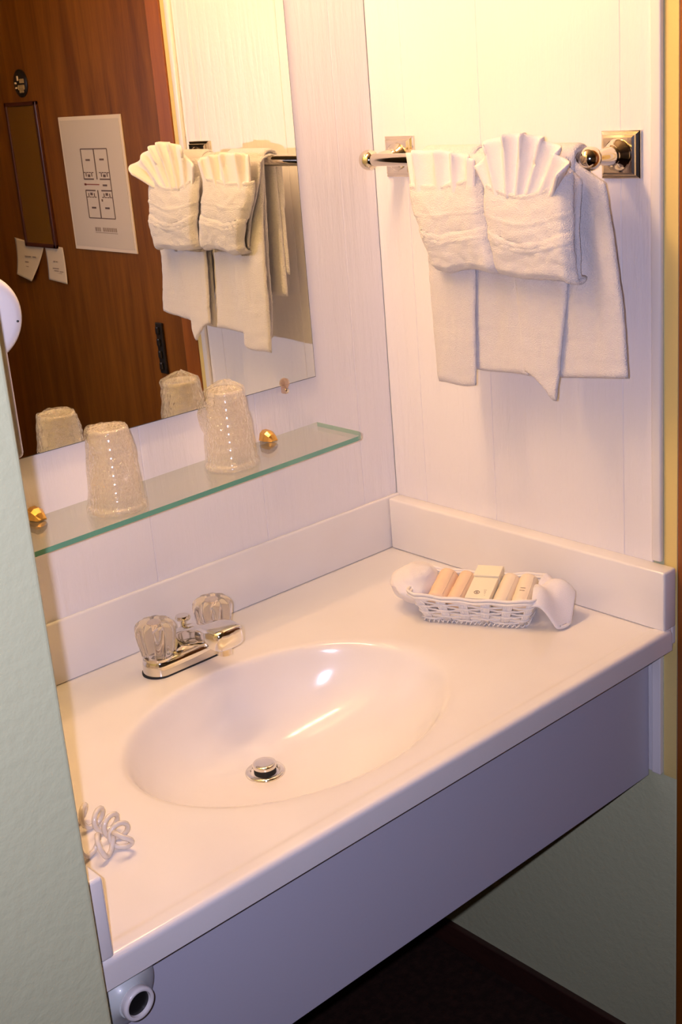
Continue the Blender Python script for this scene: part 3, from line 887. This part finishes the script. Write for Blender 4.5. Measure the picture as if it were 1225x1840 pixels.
# puffed cloth at the left end
bm = nb(); bmesh.ops.create_icosphere(bm, subdivisions=5, radius=1.0)
pc = local(-.1080, .012, .040)
for v in bm.verts:
    d = v.co.normalized()
    ang = math.atan2(d.y, d.x)
    r = 1.06 + .04 * sin(ang * 4 + d.z * 2) * (1 - d.z * d.z) + .18 * noise.noise(d * 1.5) + .02 * noise.noise(d * 5)
    p = E1 * (d.x * .036 * r) + E2 * (d.y * .047 * r) + Vector((0, 0, d.z * .028 * r + .004))
    v.co = pc + p
    v.co.z = max(v.co.z, .010)
tag(obj('washcloth', bm, M['cloth'], smooth=True), 'puffed-up white washcloth at the left end of basket', 'washcloth', 'washcloths at the basket ends')

# ------------------------------------------------------------------ wall hair dryer with coiled cord
hd = thing('hair_dryer', 'ivory wall-mounted hair dryer beside the mirror with coiled cord', 'hair dryer', (XL, -.45, .505))
bm = nb(); box(bm, XL + .001, -.9675, -.500, -.400, .507, .64, bev=.006, seg=3); obj('wall_cradle', bm, M['dryer'], hd, smooth=True, angle=40)
bm = nb(); lathe(bm, (-.9870, -.392, .6480), (0, -1, 0), [(0, .036), (.003, .041), (.010, .0435), (.092, .0435), (.100, .0425), (.106, .038), (.109, .030), (.110, .010)], 56)
hs = obj('handset', bm, M['dryer'], hd, smooth=True, angle=50)
bm = nb(); lathe(bm, (-.955, -.5015, .641), (0, -1, 0), [(0, .0011), (.0012, .0011), (.0015, .0006)], 12); obj('screw_hole', bm, M['black'], hs)
def catmull(pts, n):
    out = []; P_ = [Vector(p) for p in pts]
    for i in range(len(P_) - 1):
        p0, p1, p2, p3 = P_[max(i - 1, 0)], P_[i], P_[i + 1], P_[min(i + 2, len(P_) - 1)]
        for k in range(n):
            t_ = k / n
            out.append(.5 * ((2 * p1) + (p2 - p0) * t_ + (2 * p0 - 5 * p1 + 4 * p2 - p3) * t_ * t_ + (3 * p1 - p0 - 3 * p2 + p3) * t_ ** 3))
    out.append(P_[-1]); return out
axis_pts = catmull([(-1.006, -.43, .50), (-1.000, -.41, .36), (-.992, -.37, .20), (-.978, -.33, .07), (-.945, -.330, .018), (-.908, -.365, .0155), (-.893, -.412, .0155),
                    (-.903, -.452, .0155), (-.923, -.445, .0155), (-.945, -.420, .0155), (-.975, -.410, .016)], 26)
turns = 0.0; pts = []; prev = None; rc = .0125
# arc-length driven helix, four radiating loops per bend
for i, p in enumerate(axis_pts):
    if i: turns += (p - axis_pts[i - 1]).length / (.0105 if p.z > .03 else .0225)
acc = 0.0; hprev = Vector((1, 0, 0))
L_ = [0]
for a, b_ in zip(axis_pts, axis_pts[1:]): L_.append(L_[-1] + (b_ - a).length)
steps = 900; j = 0
for k in range(steps + 1):
    d_ = L_[-1] * k / steps
    while j < len(L_) - 2 and L_[j + 1] < d_: j += 1
    tt = (d_ - L_[j]) / max(1e-9, L_[j + 1] - L_[j]); p = axis_pts[j].lerp(axis_pts[j + 1], tt)
    dr = (axis_pts[j + 1] - axis_pts[j]).normalized()
    u = (hprev - dr * hprev.dot(dr)).normalized(); hprev = u; v_ = dr.cross(u)
    if k: acc += (L_[-1] / steps) / (.0105 if p.z > .03 else .0225) * 2 * pi
    q = p + (u * cos(acc) + v_ * sin(acc)) * rc
    q.z = max(q.z, .0039)
    pts.append(q)
bm = nb(); tube(bm, pts, .0032, 8)
obj('coiled_cord', bm, M['cord'], hd, smooth=True, label='translucent grey coiled cord')

# ------------------------------------------------------------------ round-faced fixture under the counter's left end
fx = thing('apron_fixture', 'pale grey rounded fixture with black round centre under the left counter end', 'fixture', (-.9935, -.557, -.113))
ax = Vector((.06, -1, -.02)).normalized()
bm = nb()
rows = []
for (h, r, oy) in [(0, .046, .0), (.008, .0462, 0), (.016, .042, -.001), (.024, .031, -.002), (.030, .0215, -.003), (.036, .0185, -.004)]:
    a_, u_, v_ = frame_for(ax)
    rows.append([bm.verts.new(Vector((-.9935, -.5570, -.0730)) + a_ * h + (u_ * cos(2 * pi * k / 40) * (1.0) + v_ * sin(2 * pi * k / 40)) * r) for k in range(40)])
grid_faces(bm, rows, closed_u=True); bm.faces.new(rows[0]); bm.faces.new(rows[-1])
obj('body', bm, M['grey_plastic'], fx, smooth=True, angle=50)
cen = Vector((-.9920, -.5570, -.0730)) + ax * .036
bm = nb(); lathe(bm, cen, ax, [(0, .0180), (.006, .0192), (.009, .0185), (.010, .0170), (.0092, .0145), (.005, .0138)], 40, cap=False)
obj('ring', bm, M['dryer'], fx, smooth=True, angle=60)
bm = nb(); lathe(bm, cen + ax * .0045, ax, [(0, .0140), (.0012, .0136), (.0018, .009), (.0020, .002)], 36)
obj('black_centre', bm, M['black'], fx, smooth=True, angle=50)
bm = nb(); a_, u_, v_ = frame_for(ax)
tube(bm, [Vector((-1.0190, -.5790, -.0540)), Vector((-1.0145, -.5800, -.0600))], .0013, 8); obj('slot', bm, M['black'], fx)

# ------------------------------------------------------------------ things on the door (seen in the mirror)
def dbox(bm, y0, y1, z0, z1, d0, d1, bev=0):   # proud of the door face
    box(bm, DX - d1, DX - d0, min(y0, y1), max(y0, y1), min(z0, z1), max(z0, z1), bev=bev)
PY0, PY1, PZ0, PZ1 = -1.097, -.8320, .4940, .7965
po = thing('floor_plan_notice', 'framed white notice with a printed floor plan of four rooms on the door', 'notice', (DX, (PY0 + PY1) / 2, PZ0))
bm = nb(); dbox(bm, PY0, PY1, PZ0, PZ1, .0004, .0040, .001); obj('sleeve', bm, M['poster_edge'], po)
bm = nb(); dbox(bm, PY0 + .007, PY1 - .007, PZ0 + .008, PZ1 - .008, .0040, .0048); obj('paper', bm, M['poster'], po)
D0, D1 = .0048, .0054
def hl(bm, y0, y1, z, w_=.0022): dbox(bm, y0, y1, z - w_ / 2, z + w_ / 2, D0, D1)
def vl(bm, y, z0, z1, w_=.0026): dbox(bm, y - w_ / 2, y + w_ / 2, z0, z1, D0, D1)
bm = nb()
ya, yb = -1.014, -.9025; ym = (ya + yb) / 2
hl(bm, ya, yb, .7245); hl(bm, ya, yb, .5695)
vl(bm, ym, .6570, .7245, .0036); vl(bm, ym - .004, .5695, .6330, .0036)
vl(bm, ya, .6570, .7245); vl(bm, ya, .5695, .6330); vl(bm, yb, .5695, .7245)
hl(bm, ya, ym - .014, .6575, .003); hl(bm, ym + .012, yb, .6575, .003); hl(bm, ya, ym - .014, .6320, .003); hl(bm, ym + .012, yb, .6320, .003)
for yy, zz in ((ya + .026, .7000), (yb - .026, .7010), (yb - .026, .6440), (ya + .026, .5930), (yb - .028, .5930)):
    hl(bm, yy - .009, yy + .009, zz, .0040)
for y0 in (ya + .002, yb - .044):
    for zz, s in ((.6590, 1), (.6300, -1)):
        for q in range(4): hl(bm, y0 + q * .011, y0 + q * .011 + .008, zz + s * .013, .0020)
        vl(bm, y0 + .009, zz + s * .004, zz + s * .012, .003); vl(bm, y0 + .033, zz + s * .004, zz + s * .012, .003)
        hl(bm, y0 + .016, y0 + .026, zz + s * .006, .006)
vl(bm, ym + .010, .6075, .6130, .005)
obj('printed_plan', bm, M['ink'], po)
bm = nb(); hl(bm, ya - .002, ym + .006, .6455, .0024); hl(bm, ya - .002, ya + .006, .6455, .0050); obj('printed_arrow', bm, M['ink_red'], po)
bm = nb()
yy = -.9950
for wl in (.008, .005, .006, 0, .007, .005, .008, .006, .007, .005, .007):
    if wl: dbox(bm, yy, yy + wl, .5395, .5485, D0, D1 - .0002)
    yy += (wl or .006) + .0022
hl(bm, -.9950, yy, .5365, .0012)
obj('printed_caption', bm, M['ink_faint'], po)

sp_ = thing('door_glass_strip', 'tall narrow olive-brown framed strip left of the notice on the door', 'panel', (DX, -1.26, .488))
SY0, SY1, SZ0, SZ1 = -1.3400, -1.1850, .4895, .8370
bm = nb()
for a in ((SY0, SY0 + .011, SZ0, SZ1), (SY1 - .013, SY1, SZ0, SZ1), (SY0, SY1, SZ0, SZ0 + .010), (SY0, SY1, SZ1 - .010, SZ1)): dbox(bm, *a, .0004, .0085, .002)
obj('frame', bm, M['strip_frame'], sp_)
bm = nb(); dbox(bm, SY0 + .009, SY1 - .011, SZ0 + .008, SZ1 - .008, .0006, .0050); obj('glass', bm, M['strip_panel'], sp_)

pq = thing('round_plaque', 'small round dark plaque with worn gold marks high on the door', 'plaque', (DX, -1.2500, .853))
bm = nb(); lathe(bm, (DX - .0004, -1.2500, .8790), (-1, 0, 0), [(0, .0320), (.003, .0320), (.0045, .0295), (.005, .005)], 40); obj('disc', bm, M['darkmetal'], pq, smooth=True, angle=40)
bm = nb()
box(bm, DX - .0068, DX - .0050, -1.2480, -1.2280, .8790, .8890, bev=.0006)
box(bm, DX - .0068, DX - .0050, -1.2560, -1.2290, .8635, .8755, bev=.003)
box(bm, DX - .0068, DX - .0050, -1.2520, -1.2340, .8570, .8640, bev=.002)
obj('gold_mark', bm, M['plaque_mark'], pq)
bm = nb()
box(bm, DX - .0068, DX - .0050, -1.2600, -1.2530, .8850, .8960, bev=.001)
box(bm, DX - .0068, DX - .0050, -1.2730, -1.2650, .8780, .8820, bev=.0006)
box(bm, DX - .0068, DX - .0050, -1.2720, -1.2640, .8670, .8710, bev=.0006)
obj('ivory_mark', bm, M['plaque_light'], pq)

# torn, curled note in two flaps under the strip
nt_ = thing('torn_note', 'torn curled paper note in two flaps below the strip on the door', 'note', (DX, -1.27, .405))
def note_flap(poly, curl, seed):
    """poly: four corners (y,z): top-left, top-right, bottom-right, bottom-left"""
    def P(u, v):
        a = Vector(poly[0]).lerp(Vector(poly[1]), u); b_ = Vector(poly[3]).lerp(Vector(poly[2]), u); p = a.lerp(b_, v)
        return Vector((DX - .0012 - curl * v * v - .004 * curl * 30 * fbm(u * 2, v * 2, seed) ** 2, p.x, p.y))
    bm = nb(); sheet(bm, 14, 18, P, .00035)
    return obj('paper_flap', bm, M['note'], nt_, smooth=True)
f1 = note_flap([(-1.4040, .5085), (-1.2560, .4920), (-1.3170, .4030), (-1.3900, .4170)], .016, 1)
f2 = note_flap([(-1.2520, .4960), (-1.1650, .4930), (-1.1560, .4050), (-1.2450, .4110)], .006, 4)
bm = nb()
for (y, z, l) in ((-1.352, .462, .030), (-1.312, .462, .016), (-1.352, .448, .018), (-1.350, .436, .014)): dbox(bm, y, y + l, z, z + .0030, .0030 + (.50 - z) * .10, .0034 + (.50 - z) * .10)
obj('faint_writing', bm, M['ink_faint'], f1)
bm = nb()
for (y, z, l) in ((-1.214, .4560, .008), (-1.202, .4560, .008), (-1.222, .4390, .030), (-1.216, .4330, .022), (-1.190, .4320, .018), (-1.220, .4270, .040)): dbox(bm, y, y + l, z, z + .0024, .0046, .0050)
obj('faint_writing', bm, M['ink_faint'], f2)
